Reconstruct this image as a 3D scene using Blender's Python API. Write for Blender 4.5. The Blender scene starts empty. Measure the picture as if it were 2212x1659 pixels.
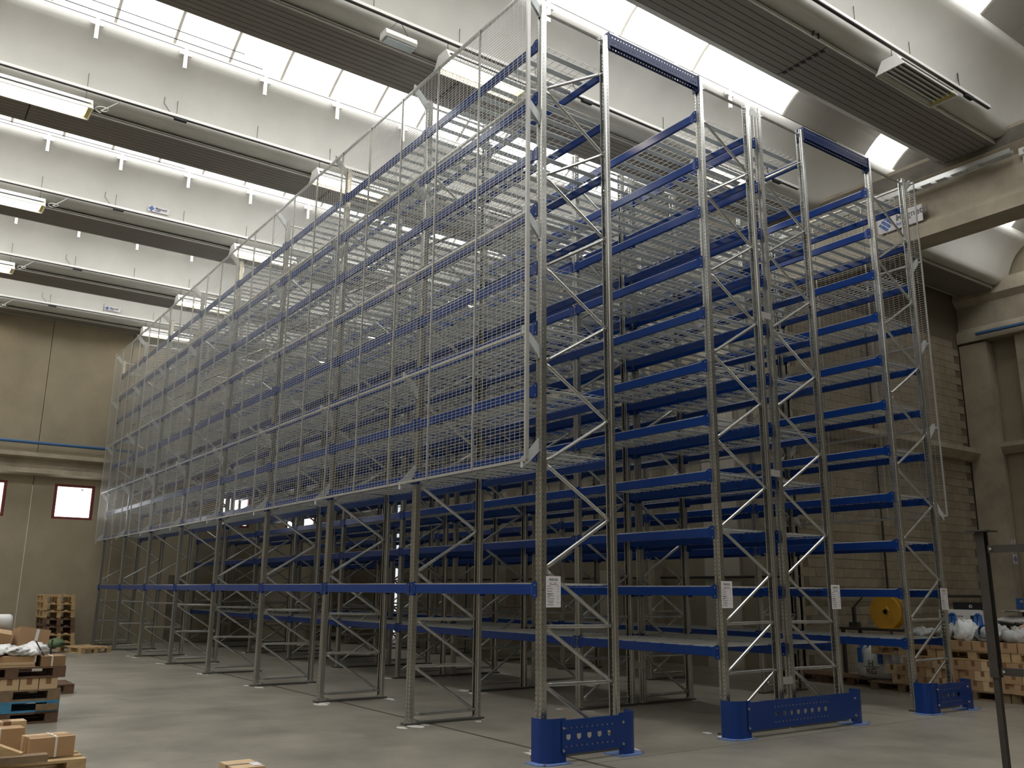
import bpy, math, random
from mathutils import Vector, Matrix, Euler
random.seed(7)
PI = math.pi
sc = bpy.context.scene
C = sc.collection

# ---------------------------------------------------------------- camera
cam = bpy.data.cameras.new('camera'); cam_ob = bpy.data.objects.new('camera', cam); C.objects.link(cam_ob)
yaw, pit, rol = [math.radians(a) for a in (-35.5754, 13.2009, 0.5125)]
fw = Vector((math.cos(pit)*math.cos(yaw), math.cos(pit)*math.sin(yaw), math.sin(pit)))
rt = Vector((math.sin(yaw), -math.cos(yaw), 0)); up = rt.cross(fw)
r2 = rt*math.cos(rol)+up*math.sin(rol); u2 = up*math.cos(rol)-rt*math.sin(rol)
M = Matrix((r2, u2, -fw)).transposed().to_4x4(); M.translation = (-7.5721, 5.8165, 1.6306)
cam_ob.matrix_world = M
cam.sensor_width = 36; cam.lens = 1913.1*36/2212*1.0; cam.clip_end = 200; cam.clip_start = 0.1
sc.camera = cam_ob
# ---------------------------------------------------------------- world, exposure
w = bpy.data.worlds.new('world'); sc.world = w; w.use_nodes = True
bg = w.node_tree.nodes['Background']; bg.inputs[0].default_value = (0.85, 0.92, 1, 1); bg.inputs[1].default_value = 1.0
sc.view_settings.view_transform = 'Standard'; sc.view_settings.look = 'None'
sc.view_settings.exposure = 0.0; sc.view_settings.gamma = 1; sc.view_settings.use_curve_mapping = False
SKY = 3.9      # brightness of the daylight coming through skylights and windows
sc.cycles.max_bounces = 6; sc.cycles.diffuse_bounces = 3; sc.cycles.glossy_bounces = 3
sc.cycles.use_adaptive_sampling = True; sc.cycles.adaptive_threshold = .02
sc.cycles.use_denoising = True; sc.cycles.sample_clamp_indirect = 4
try: sc.cycles.use_light_tree = True
except Exception: pass

# ---------------------------------------------------------------- materials
def mat(name, col, rough=0.6, metal=0.0, var=0.0, scale=3.0, bump=0.0, bscale=30, stretch=None, emit=0, spec=0.5, col2=None, coat=0):
    m = bpy.data.materials.new(name); m.use_nodes = True; nt = m.node_tree; N = nt.nodes; L = nt.links
    b = N['Principled BSDF']; b.inputs['Roughness'].default_value = rough; b.inputs['Metallic'].default_value = metal
    b.inputs['Specular IOR Level'].default_value = spec
    if coat: b.inputs['Coat Weight'].default_value = coat; b.inputs['Coat Roughness'].default_value = .12
    b.inputs['Base Color'].default_value = (*col, 1)
    if emit:
        b.inputs['Emission Color'].default_value = (*col, 1); b.inputs['Emission Strength'].default_value = emit
    if var or bump:
        tc = N.new('ShaderNodeTexCoord'); mp = N.new('ShaderNodeMapping'); L.new(tc.outputs['Object'], mp.inputs[0])
        if stretch: mp.inputs['Scale'].default_value = stretch
    if var:
        n = N.new('ShaderNodeTexNoise'); n.inputs['Scale'].default_value = scale; n.inputs['Detail'].default_value = 6
        n.inputs['Roughness'].default_value = .62
        L.new(mp.outputs[0], n.inputs[0])
        r = N.new('ShaderNodeMapRange'); r.inputs[1].default_value = .3; r.inputs[2].default_value = .7
        L.new(n.outputs[0], r.inputs[0])
        mx = N.new('ShaderNodeMix'); mx.data_type = 'RGBA'; L.new(r.outputs[0], mx.inputs[0])
        c2 = col2 or tuple(min(1, c*(1+var)) for c in col)
        mx.inputs[6].default_value = (*[c*(1-var) for c in col], 1); mx.inputs[7].default_value = (*c2, 1)
        L.new(mx.outputs[2], b.inputs['Base Color'])
    if bump:
        n = N.new('ShaderNodeTexNoise'); n.inputs['Scale'].default_value = bscale; n.inputs['Detail'].default_value = 4
        L.new(mp.outputs[0], n.inputs[0]); bp = N.new('ShaderNodeBump'); bp.inputs['Strength'].default_value = bump
        bp.inputs['Distance'].default_value = .02
        L.new(n.outputs[0], bp.inputs['Height']); L.new(bp.outputs[0], b.inputs['Normal'])
    return m
M_floor = mat('floor_concrete', (.28,.255,.20), .36, var=.3, scale=.9, bump=.2, bscale=8, spec=.4)
M_joint = mat('floor_joint_filler', (.07,.055,.04), .8)
M_dust = mat('drill_dust', (.62,.60,.55), .9, var=.2, scale=9)
M_base = mat('sub_floor', (.05,.045,.04), .9)
M_wall = mat('precast_wall', (.36,.31,.215), .85, var=.12, scale=.9, bump=.1, bscale=20)
M_block = mat('concrete_block', (.30,.25,.175), .9, var=.2, scale=2.2, bump=.3, bscale=40)
M_mortar = mat('mortar', (.16,.13,.09), .95)
M_conc = mat('beam_concrete', (.42,.365,.27), .8, var=.2, scale=1.6, bump=.1, bscale=12)
M_mottled = mat('dark_mottled_concrete', (.17,.15,.12), .85, var=.45, scale=1.4)  # dark mottled tone for the girder band and the far door
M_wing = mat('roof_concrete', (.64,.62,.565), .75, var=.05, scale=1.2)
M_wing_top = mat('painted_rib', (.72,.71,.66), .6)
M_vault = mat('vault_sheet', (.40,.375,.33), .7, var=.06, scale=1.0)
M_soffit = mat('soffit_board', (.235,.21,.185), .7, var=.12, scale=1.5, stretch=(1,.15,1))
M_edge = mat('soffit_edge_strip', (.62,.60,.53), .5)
M_sky = mat('opal_skylight', (.97,.98,1), .5, emit=SKY)
M_glass = mat('window_daylight', (.97,.985,1), .5, emit=3.0)
M_skyrib = mat('skylight_glazing_bar', (.62,.58,.50), .6)
M_galv = mat('galvanised_steel', (.56,.56,.53), .27, metal=.93, var=.14, scale=6, stretch=(1,1,.25), spec=.5)
M_brace = mat('zinc_brace', (.60,.60,.57), .27, metal=.88, var=.12, scale=8)
M_slat = mat('galvanised_slat', (.66,.69,.68), .38, metal=.2, var=.06, scale=3)
M_wire = mat('zinc_wire', (.62,.62,.58), .38, metal=.55)
M_meshf = mat('mesh_frame_zinc', (.55,.545,.51), .4, metal=.5, var=.08, scale=5)
M_blue = mat('blue_enamel', (.002,.036,.205), .2, var=.06, scale=2, spec=.45)
M_blue_dark = mat('navy_enamel', (.012,.03,.13), .4)
M_foot = mat('blue_footplate', (.16,.25,.48), .45, var=.2, scale=12)
M_rail = mat('dark_levelling_rail', (.11,.105,.09), .6, metal=.3)
M_white = mat('white_paint', (.80,.79,.74), .5)
M_tray = mat('white_tray', (.80,.79,.73), .45)
M_black = mat('black_rubber', (.012,.012,.012), .6)
M_dark = mat('dark_fitting', (.03,.03,.03), .8)  # near-black colour of the clips, hangers and junction blocks
M_tube = mat('lit_tube', (1,.88,.70), .4, emit=14)
M_tube_off = mat('unlit_tube', (.85,.85,.82), .25)
M_refl = mat('louvre_reflector', (.42,.45,.44), .25, metal=.8)
M_yel_end = mat('yellowed_lamp_end', (.55,.46,.12), .5)
M_pipe_blue = mat('blue_pipe', (.05,.14,.30), .5)
M_steel_dark = mat('dark_painted_steel', (.045,.038,.032), .55, var=.2, scale=7)
M_wood = mat('pallet_pine', (.52,.36,.18), .8, var=.22, scale=6, stretch=(1,1,6), bump=.1)
M_wood_old = mat('weathered_pine', (.24,.165,.095), .85, var=.3, scale=6, bump=.15)
M_wood_dark = mat('dark_old_pine', (.15,.085,.05), .85, var=.3, scale=6, bump=.15)
M_woodblue = mat('blue_painted_pine', (.07,.26,.42), .7, var=.2, scale=6)
M_card = mat('brown_cardboard', (.44,.28,.145), .85, var=.08, scale=3)
M_card_l = mat('light_cardboard', (.62,.45,.26), .85, var=.08, scale=3)
M_card_d = mat('dull_cardboard', (.29,.18,.09), .85, var=.1, scale=3)
M_tape = mat('brown_tape', (.24,.125,.06), .35)
M_strap = mat('white_strap', (.80,.74,.64), .5)
M_paper = mat('paper', (.80,.76,.77), .6)
M_ink = mat('grey_ink', (.20,.19,.20), .7)
M_ink_g = mat('green_ink', (.16,.24,.14), .7)
M_plastic = mat('white_plastic_film', (.80,.79,.75), .3, var=.08, scale=7, bump=.3, bscale=9)
M_bag = mat('woven_bulk_bag', (.82,.82,.78), .6, var=.08, scale=5, bump=.3, bscale=6)
M_strapblue = mat('blue_webbing', (.04,.14,.42), .6)
M_yellow = mat('yellow_reel', (.62,.34,.03), .5, var=.1, scale=5)
M_sack = mat('murky_film', (.42,.42,.39), .45, var=.35, scale=9, bump=.3, bscale=9)
M_green = mat('green_cloth', (.13,.20,.10), .8)
M_red = mat('window_red_frame', (.20,.035,.03), .5)
M_logo = mat('logo_blue', (.03,.12,.42), .5)
M_skin = mat('skin', (.56,.31,.21), .55)
M_shirt = mat('blue_work_shirt', (.05,.12,.32), .8)
M_trouser = mat('dark_trousers', (.05,.055,.07), .8)
M_hair = mat('dark_hair', (.03,.02,.015), .7)
M_pale = mat('pale_blockwork', (.62,.57,.46), .85, var=.06, scale=3)

# ---------------------------------------------------------------- mesh builder
class MB:
    def __init__(s): s.v = []; s.f = []
    def quad(s, a, b, c, d):
        n = len(s.v); s.v += [tuple(a), tuple(b), tuple(c), tuple(d)]; s.f.append((n, n+1, n+2, n+3)); return s
    def box(s, x0, x1, y0, y1, z0, z1, ch=0):
        if x1 < x0: x0, x1 = x1, x0
        if y1 < y0: y0, y1 = y1, y0
        if z1 < z0: z0, z1 = z1, z0
        n = len(s.v)
        s.v += [(x0,y0,z0),(x1,y0,z0),(x1,y1,z0),(x0,y1,z0),(x0,y0,z1),(x1,y0,z1),(x1,y1,z1),(x0,y1,z1)]
        s.f += [tuple(n+i for i in q) for q in ((0,3,2,1),(4,5,6,7),(0,1,5,4),(1,2,6,5),(2,3,7,6),(3,0,4,7))]
        return s
    def cbox(s, c, d): return s.box(c[0]-d[0]/2, c[0]+d[0]/2, c[1]-d[1]/2, c[1]+d[1]/2, c[2]-d[2]/2, c[2]+d[2]/2)
    def bar(s, p, q, w, h=None, n=4, caps=True, upv=(0,0,1), taper=None):
        p = Vector(p); q = Vector(q); h = h or w; d = (q-p).normalized(); u = Vector(upv)
        if abs(d.dot(u)) > .98: u = Vector((1,0,0))
        a = d.cross(u).normalized(); b = a.cross(d)
        offs = [(math.cos(2*PI*(k+.5)/n)*w/2/(math.cos(PI/n)), math.sin(2*PI*(k+.5)/n)*h/2/math.cos(PI/n)) for k in range(n)]
        rings = [(p, 1, 1), (q, 1, 1)]
        if taper:
            L = (q-p).length; t = taper[0]
            rings = [(p, 1, taper[1]), (p+d*t, 1, taper[1]), (p+d*(t*1.8), 1, 1), (q-d*(t*1.8), 1, 1), (q-d*t, 1, taper[1]), (q, 1, taper[1])]
        base = len(s.v)
        for c, sa, sb in rings:
            s.v += [tuple(c+a*x*sa+b*y*sb) for x, y in offs]
        for r in range(len(rings)-1):
            for k in range(n):
                k2 = (k+1) % n
                s.f.append((base+r*n+k, base+r*n+k2, base+(r+1)*n+k2, base+(r+1)*n+k))
        if caps:
            s.f.append(tuple(base+k for k in range(n))[::-1]); s.f.append(tuple(base+(len(rings)-1)*n+k for k in range(n)))
        return s
    def path(s, pts, w, n=6):
        for a, b in zip(pts, pts[1:]): s.bar(a, b, w, n=n)
        return s
    def prism(s, prof, axis, a, b, closed=True, caps=True):
        # prof: 2-D points; axis 'y': (x,z) swept along y ; 'x': (y,z) ; 'z': (x,y)
        def P(p, t): return {'y': (p[0], t, p[1]), 'x': (t, p[0], p[1]), 'z': (p[0], p[1], t)}[axis]
        n = len(s.v); k = len(prof)
        s.v += [P(p, a) for p in prof]+[P(p, b) for p in prof]
        for i in range(k if closed else k-1):
            j = (i+1) % k; s.f.append((n+i, n+j, n+k+j, n+k+i))
        if closed and caps: s.f.append(tuple(n+i for i in range(k))[::-1]); s.f.append(tuple(n+k+i for i in range(k)))
        return s
    def lathe(s, prof, c, n=16, axis='z'):
        b = len(s.v)
        for r, z in prof:
            for k in range(n):
                a = 2*PI*k/n; x, y = r*math.cos(a), r*math.sin(a)
                s.v.append({'z': (c[0]+x, c[1]+y, c[2]+z), 'x': (c[0]+z, c[1]+x, c[2]+y), 'y': (c[0]+x, c[1]+z, c[2]+y)}[axis])
        for r in range(len(prof)-1):
            for k in range(n):
                k2 = (k+1) % n; s.f.append((b+r*n+k, b+r*n+k2, b+(r+1)*n+k2, b+(r+1)*n+k))
        return s
    def mesh(s, name, m, smooth=False):
        me = bpy.data.meshes.new(name); me.from_pydata(s.v, [], s.f); me.materials.append(m)
        if smooth: me.polygons.foreach_set('use_smooth', [True]*len(me.polygons))
        me.update(); return me
def put(name, me, parent=None, loc=(0,0,0), rot=(0,0,0), scale=None):
    o = bpy.data.objects.new(name, me); C.objects.link(o)
    if parent: o.parent = parent
    o.location = loc; o.rotation_euler = rot
    if scale: o.scale = scale
    return o
def obj(name, mb, m, parent=None, loc=(0,0,0), rot=(0,0,0), smooth=False): return put(name, mb.mesh(name, m, smooth), parent, loc, rot)
def empty(name, parent=None, loc=(0,0,0), rot=(0,0,0)):
    o = put(name, None, parent, loc, rot); o.empty_display_size = .2; return o
def tag(o, label, cat, group=None, kind=None):
    o['label'] = label; o['category'] = cat
    if group: o['group'] = group
    if kind: o['kind'] = kind
    return o
def struct(o): o['kind'] = 'structure'; return o
def stuff(o): o['kind'] = 'stuff'; return o
def text(body, size, m, parent, loc, rot, name='lettering', ext=.002, ax='CENTER'):
    cu = bpy.data.curves.new(name, 'FONT'); cu.body = body; cu.size = size; cu.extrude = ext; cu.offset = size*.02; cu.align_x = ax; cu.align_y = 'CENTER'
    tmp = bpy.data.objects.new(name, cu); C.objects.link(tmp)
    me = bpy.data.meshes.new_from_object(tmp.evaluated_get(bpy.context.evaluated_depsgraph_get())); bpy.data.objects.remove(tmp); bpy.data.curves.remove(cu)
    me.name = name
    if not me.materials: me.materials.append(m)
    return put(name, me, parent, loc, rot)

# ================================================================ THE HALL
XF = 22.1            # far wall
YB, YB2 = -9.9, -17.8   # main beam faces
XE = 4.4             # block wall
XN, YL = -15.0, 15.0
ZP = 9.67            # height of the soffit plates
# ---- floor slabs
fl = struct(empty('floor'))
obj('bedding', MB().box(XN, XF+.3, YB2-.6, YL, -.3, -.03), M_base, fl)
xs = [XN, -6.5, -.5, 5.5, 11.5, 17.5, XF+.1]; ys = [YL, 11.4, 5.6, -.28, -6.1, -12, YB2-.5]
for i in range(6):
    for j in range(6):
        if j == 5 and i > 2: continue
        obj('slab', MB().box(xs[i]+.006, xs[i+1]-.006, ys[j]-(.03 if j == 3 else .006), ys[j+1]+(.03 if j == 2 else .006), -.1, 0), M_floor, fl)
obj('joint_filler', MB().box(-.5, XF, -.31, -.25, -.06, -.004), M_joint, fl)
dm = MB()
for n in range(0, 9):
    for y in (0, -1.0, -2.77, -5.02):
        for k in range(4):
            cx, cy = 2.7*n+random.uniform(-.25,.3), y+random.uniform(-.22,.22); r = random.uniform(.04,.16)
            a0 = random.random()*6; b = len(dm.v)
            dm.v += [(cx+math.cos(a0+t*.785)*r*random.uniform(.6,1.5), cy+math.sin(a0+t*.785)*r*random.uniform(.3,.8), .0015+.0004*k) for t in range(8)]
            dm.f.append(tuple(range(b, b+8)))
stuff(obj('drill_dust', dm, M_dust, fl))

# ---- walls
wf = struct(empty('wall_far'))
pw = 2.4; y = 6.0+pw*3; k = 0
WIN = [3.28, .9, -4.0, -6.4]       # window centres (y)
yj = [YL, 12.3, 9.9, 7.5, 4.5, 2.05, -.3, -2.75, -5.2, -7.6, -10.2]
for a, b in zip(yj, yj[1:]):
    ws = [c for c in WIN if b < c < a]
    mb = MB(); a1, b1 = a-.008, b+.008
    if not ws: mb.box(XF, XF+.25, b1, a1, -.1, 11.6)
    else:
        c = ws[0]; h0, h1, hw = 3.64, 4.68, .56
        mb.box(XF, XF+.25, b1, a1, -.1, h0).box(XF, XF+.25, b1, a1, h1, 11.6).box(XF, XF+.25, b1, c-hw, h0, h1).box(XF, XF+.25, c+hw, a1, h0, h1)
    obj('wall_panel', mb, M_wall, wf)
obj('joint_backing', MB().box(XF+.2, XF+.3, -10.2, YL, -.1, 11.6), M_mortar, wf)
seal = MB()
for a in yj[1:-1]: seal.box(XF-.002, XF+.05, a-.007, a+.007, 0, 4.6)
obj('joint_sealant', seal, M_white, wf)
for i, c in enumerate(WIN):
    wn = struct(empty('window_%d' % (i+1), loc=(XF+.06, c, 4.16)))
    f = MB(); H, W_ = .52, .55
    for s in (-1, 1):
        f.cbox((0, s*(W_-.035), 0), (.12, .07, 2*H)); f.cbox((0, 0, s*(H-.035)), (.12, 2*W_-.14, .07))
    obj('window_frame', f, M_red, wn)
    obj('pane', MB().cbox((.05, 0, 0), (.02, 2*W_-.14, 2*H-.14)), M_glass, wn)
    g = MB(); g.bar((-.02, -.18, H-.13), (-.02, -.24, H-.13), .03); obj('window_handle', g, M_steel_dark, wn)
# ledge (crane-rail corbel) and blue pipe on the far wall
lg = struct(empty('trim_1'))
obj('ledge', MB().prism([(XF, 4.86), (XF-.32, 4.92), (XF-.32, 5.06), (XF-.1, 5.08), (XF-.1, 5.36), (XF-.34, 5.40), (XF-.34, 5.52), (XF, 5.55)], 'y', -10, YL), M_conc, lg)
obj('pipe', MB().bar((XF-.25, YL, 5.82), (XF-.25, -10, 5.82), .09, n=10), M_pipe_blue, lg, smooth=True)
obj('door_leaf', MB().box(XF-.04, XF, -2.65, -2.1, 0, 2.05), M_mottled, struct(empty('door_1')))
# side wall behind the racks from the block wall to the far wall
wr = struct(empty('wall_right'))
x = XE
jx = [4.4, 6.0, 7.05, 8.5, 10.9, 13.3, 15.7, 18.1, 20.5, XF]
for a, b in zip(jx, jx[1:]):
    obj('wall_panel', MB().box(a+.01, b-.01, -10.45, -10.3+(.05 if a == 6.0 else 0), -.1, 9.9), M_pale if a == 6.0 else M_wall, wr)
obj('wall_backing', MB().box(XE, XF+.2, -10.6, -10.4, -.1, 9.9), M_mortar, wr)
obj('pale_pier', MB().box(9.9, 10.6, -10.28, -10.1, .3, 2.2), M_pale, wr)
# steel column line and horizontal conduits on it
for X in (8.7, 15.0):
    obj('column', MB().box(X-.25, X+.25, -10.5, -10.0, 0, 8.4), M_conc, wr)
cd = MB()
for z in (2.0, 4.9): cd.bar((XE, -10.22, z), (XF, -10.22, z), .05, n=6)
obj('conduit', cd, M_steel_dark, wr)

# block wall closing the second bay: every block its own piece where it shows
wb = struct(empty('wall_end'))
obj('mortar_core', MB().box(XE+.02, XE+.3, YB2-.5, -10.3, -.1, 11.5), M_mortar, wb)
bms = [MB().box(0, .1, -.247, .247, .004, .196).mesh('block', mat('concrete_block_%d' % k, tuple(c*(.9+.07*k) for c in (.27,.225,.155)), .9, var=.16, scale=2.5, bump=.3, bscale=40)) for k in range(4)]
rest = MB(); cnt = 0
for r in range(42):
    z = r*.2; off = .25 if r % 2 else 0
    yy = -10.55-off
    while yy > YB2+.1:
        if .6 <= z < 6.3 and yy > -16.9 and cnt < 290:
            put('block', random.choice(bms), wb, (XE-random.uniform(0,.006), yy, z)); cnt += 1
        else: rest.box(XE-.002, XE+.1, yy-.247, yy+.247, z+.004, z+.196)
        yy -= .5
stuff(obj('blockwork', rest, M_block, wb))
obj('ledge', MB().prism([(XE, 5.1), (XE-.12, 5.12), (XE-.3, 5.3), (XE-.3, 5.42), (XE, 5.42)], 'y', YB2-.3, -10.3), M_conc, wb)
pp = MB()
pp.bar((XE-.1, -13.3, 0), (XE-.1, -13.3, 8.2), .05, n=6)
obj('downpipe', pp, M_steel_dark, wb)
obj('rail', MB().bar((XE-.14, -10.4, 1.62), (XE-.14, -17.4, 1.62), .06, n=6), M_steel_dark, wb)
# pilaster in the corner
obj('pilaster', MB().box(XE-.75, XE-.02, YB2-.45, YB2-.05, 0, 8.3), M_conc, struct(empty('trim_2')))
# wall closing the second hall on the right
wy = YB2-.5
wr2 = struct(empty('wall_side'))
for a, b in zip([-15, -9.6, -7.2, -4.8, -2.4, 0, 2.4], [-9.6, -7.2, -4.8, -2.4, 0, 2.4, XE]):
    obj('wall_panel', MB().box(a+.008, b-.008, wy-.2, wy, -.1, 11.5), M_wall, wr2)
obj('joint_backing', MB().box(XN, XE+.3, wy-.3, wy-.15, -.1, 11.5), M_mortar, wr2)
obj('ledge', MB().prism([(wy, 5.25), (wy+.14, 5.27), (wy+.3, 5.45), (wy+.3, 5.56), (wy, 5.56)], 'x', XN, XE), M_conc, wr2)
obj('column_duct', MB().box(2.55, 2.95, wy, wy+.35, 0, 8.4), M_conc, wr2)
obj('blue_conduit', MB().bar((2.5, wy+.1, 1.8), (2.5, wy+.1, 8.3), .05, n=8), M_pipe_blue, wr2)
struct(obj('wall_left', MB().box(XN, XF+.3, YL, YL+.2, -.1, 11.6), M_wall))
struct(obj('wall_near', MB().box(XN-.2, XN, YB2-.6, YL, -.1, 11.6), M_wall))

# ---- main beams
def ibeam(name, y0, sgn, x0, x1):
    b = struct(empty(name)); y1 = y0-.62*sgn
    pr = [(y0, 8.36), (y0, 8.60), (y0-.05*sgn, 8.68), (y0-.16*sgn, 8.78), (y0-.16*sgn, 9.40), (y0-.04*sgn, 9.52), (y0, 9.56), (y0, 9.93),
          (y1, 9.93), (y1, 9.56), (y1+.16*sgn, 9.40), (y1+.16*sgn, 8.78), (y1, 8.60), (y1, 8.36)]
    obj('girder', MB().prism(pr, 'x', x0, x1), M_conc, b)
    return b
b1 = ibeam('roof_girder', YB, 1, XN, XF)
obj('girder_dark_band', MB().box(XN, XF, YB, YB+.004, 9.57, 9.86), M_mottled, b1)  # darker mottled band along the face of the upper flange
b2 = ibeam('roof_girder', YB2, 1, XN, XE)
obj('pipe', MB().bar((XN, YB2+.12, 8.5), (XE-.6, YB2+.12, 8.5), .08, n=8), M_pipe_blue, b2)
ty = YB+.09
t = MB(); t.box(-1.0, 20, ty-.07, ty-.06, 9.30, 9.42)
for k in range(70):
    x0 = -1+.3*k; t.box(x0, x0+.2, ty-.06, ty+.05, 9.33, 9.335)
t.box(-1.0, 20, ty+.05, ty+.055, 9.34, 9.42)
obj('cable_tray', t, M_wire, b1)

# ---- roof: winged tiles with boarded soffits, vaults and skylights between them
TX = [-9.6, -5.3, -.69, 3.28, 8.10, 12.93, 17.63, 21.5]     # near edge of each soffit plate
wing = [(.46,.10),(.12,.10),(-.13,.10),(-.21,.125),(-.26,.18),(-.29,.27),(-.34,.45),(-.43,.66),(-.55,.85),(-.69,.99),(-.82,1.08),(-.89,1.13),(-.92,1.20),(-.91,1.31),(-.86,1.38),(-.72,1.38)]
ceil = struct(empty('ceiling'))
def bays():  return [(YL, YB), (YB-.6, YB2)]
def tile(X, last=False):
    rb = struct(empty('roof_tile', loc=(X, 0, ZP)))
    W = .92
    pr = wing+[(W-x, z) for x, z in wing[::-1][0:]]
    if last: pr = wing+[(.6, 1.38), (.6, .10)]
    # one long moulded shell from the left end of the hall to the last girder
    yend = YB2-.3 if X < XE else (YB-.45)
    me = MB().prism(pr, 'y', yend, YL).mesh('tile_shell', M_wing, True)
    o = put('tile_shell', me, rb)
    md = o.modifiers.new('e', 'EDGE_SPLIT'); md.split_angle = .9
    segs = [(YL, 4.6), (4.6, -.9 if X > 2 else -4.9), (-.9 if X > 2 else -4.9, YB+.02)]
    if X < XE: segs += [(YB-.64, YB2+.05)]
    wd = W if not last else .5
    npl = 8 if not last else 4
    for a, b in segs:
        for k in range(npl):
            x0 = k*wd/npl
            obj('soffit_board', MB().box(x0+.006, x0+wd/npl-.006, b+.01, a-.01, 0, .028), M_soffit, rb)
    m = MB()
    for a, b in ((YL, YB+.02), (YB-.64, YB2+.05)):
        if b < -10 and X > XE: continue
        m.box(-.02, -.001, b, a, -.004, .018).box(-.02, -.001, b, a, .034, .056)
        m.box(wd+.001, wd+.02, b, a, -.004, .056)
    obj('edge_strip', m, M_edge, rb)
    obj('soffit_backing', MB().box(.01, wd-.01, YB+.02, YL, .03, .05), M_base, rb)
    if X < XE: obj('soffit_backing', MB().box(.01, wd-.01, YB2+.05, YB-.64, .03, .05), M_base, rb)
    # hanger clips where the boards butt together
    if not last:
        c = MB()
        for k in range(7):
            c.box((k+1)*wd/8-.03, (k+1)*wd/8+.03, segs[1][1]-.06, segs[1][1]+.0, -.012, .0)
        obj('board_clip', c, M_dark, rb)
        c = MB(); c.bar((-.03, segs[1][1]+.25, .02), (-.06, segs[1][1]+.32, .30), .02); c.bar((-.03, segs[1][1]+.4, .02), (-.06, segs[1][1]+.32, .30), .02)
        obj('hanger', c, M_dark, rb)
    return rb
for i, X in enumerate(TX): tile(X, i == len(TX)-1)
ZL = ZP+1.34
def arc(x0, x1, rise=.42, n=8, dz=0):
    return [(x0+(x1-x0)*k/n, ZL+dz+rise*math.sin(PI*k/n)) for k in range(n+1)]
def vault_piece(name, x0, x1, ya, yb, m, parent, th=.04, dz=0):
    a = arc(x0, x1, dz=dz); b = [(x, z+th) for x, z in a[::-1]]
    return obj(name, MB().prism(a+b, 'y', yb, ya), m, parent)
for i in range(len(TX)-1):
    x0 = TX[i]+.92+.86; x1 = TX[i+1]-.86
    if x1-x0 < .3: continue
    sk = struct(empty('skylight'))
    # skylight zones of this strip (y from, to), panes 1.25 m to 2.5 m long
    js = [14.6, 12.1, 9.6, 7.1, 4.7, 2.45, .2, -1.65, -3.55, -5.35, -7.95]
    if i >= 3: js = [14.4-.98*k for k in range(23)]+[-7.95]
    zones = [js]
    if x0 < XE-1.5: zones += [[-10.8, -11.85], [-14.6, -17.3]]
    elif i == 3: pass
    edges = [YL+.1]
    for z in zones:
        for a, b in zip(z, z[1:]):
            vault_piece('pane', x0, x1, a-.02, b+.02, M_sky, sk)
            vault_piece('glazing_bar', x0, x1, b+.025, b-.025, M_skyrib, sk, th=.03, dz=-.02)
    # opaque vault sheets
    op = [(YL+.1, js[0]), (-7.95, -9.0), (-9.0, -10.8)]
    if x0 < XE-1.5: op += [(-11.85, -14.6), (-17.3, YB2-.4)]
    else: op = op[:2]+[(-9.0, -10.5)]
    for a, b in op:
        vault_piece('vault_sheet', x0, x1, a, b+.006, M_vault, ceil, th=.05, dz=.004)
obj('vault_sheet', MB().box(XN, TX[0], YB2-.5, YL, 10.6, 10.7), M_vault, ceil)
obj('roof_closure', MB().box(XN, XF+.3, YL, YL+.1, 10, 11.7).box(XN, XE+.2, YB2-.9, YB2-.8, 9.5, 11.7).box(XE+.0, XF+.3, YB-.65, YB-.55, 9.8, 11.7), M_conc, ceil)

# ---- trays, rods, lamps
rodm = MB().bar((0,0,0), (0,0,.6), .008, n=4).mesh('rod', M_steel_dark)
bolt = MB().cbox((0,0,.6), (.03,.03,.03)).mesh('rod_anchor', M_steel_dark)
def where(i): return ['behind the camera','above the camera','overhead at the upper right','above the first rack bay','above the second and third rack bays','above the middle rack bays','above the far rack bays','close to the far wall'][i]
def clip_label(i, a): return a
lampY = [None, 5.3, -.3, -5.9]
def lamp_mesh():
    W, L_, H = .23, 1.55, .2
    hood = MB()
    pr = [(-W, 0), (-.12, H), (.12, H), (W, 0)]
    hood.prism(pr, 'y', -L_, 0, closed=False)
    for y in (0, -L_):
        n = len(hood.v); hood.v += [(x, y, z) for x, z in pr]; hood.f.append((n, n+1, n+2, n+3))
    hood.bar((-W, 0, 0), (-W, -L_, 0), .02).bar((W, 0, 0), (W, -L_, 0), .02)
    hood.bar((-W, 0, 0), (W, 0, 0), .02).bar((-W, -L_, 0), (W, -L_, 0), .02)
    rf = MB()
    for k in range(5):
        x = -.16+.08*k; rf.prism([(x-.035, .10), (x-.012, .05), (x+.012, .05), (x+.035, .10)], 'y', -L_+.04, -.04, closed=False)
    rf.quad((-.2, -.03, .102), (.2, -.03, .102), (.2, -L_+.03, .102), (-.2, -L_+.03, .102))
    tu = MB().bar((0, -.07, .035), (0, -L_+.07, .035), .026, n=8)
    en = MB().box(-.19, .19, -L_+.01, -L_+.07, .02, .09)
    return hood.mesh('hood', M_white), rf.mesh('reflector', M_refl), tu.mesh('tube', M_tube), tu.mesh('tube', M_tube_off), en.mesh('lamp_end', M_yel_end)
LM = lamp_mesh()
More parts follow.
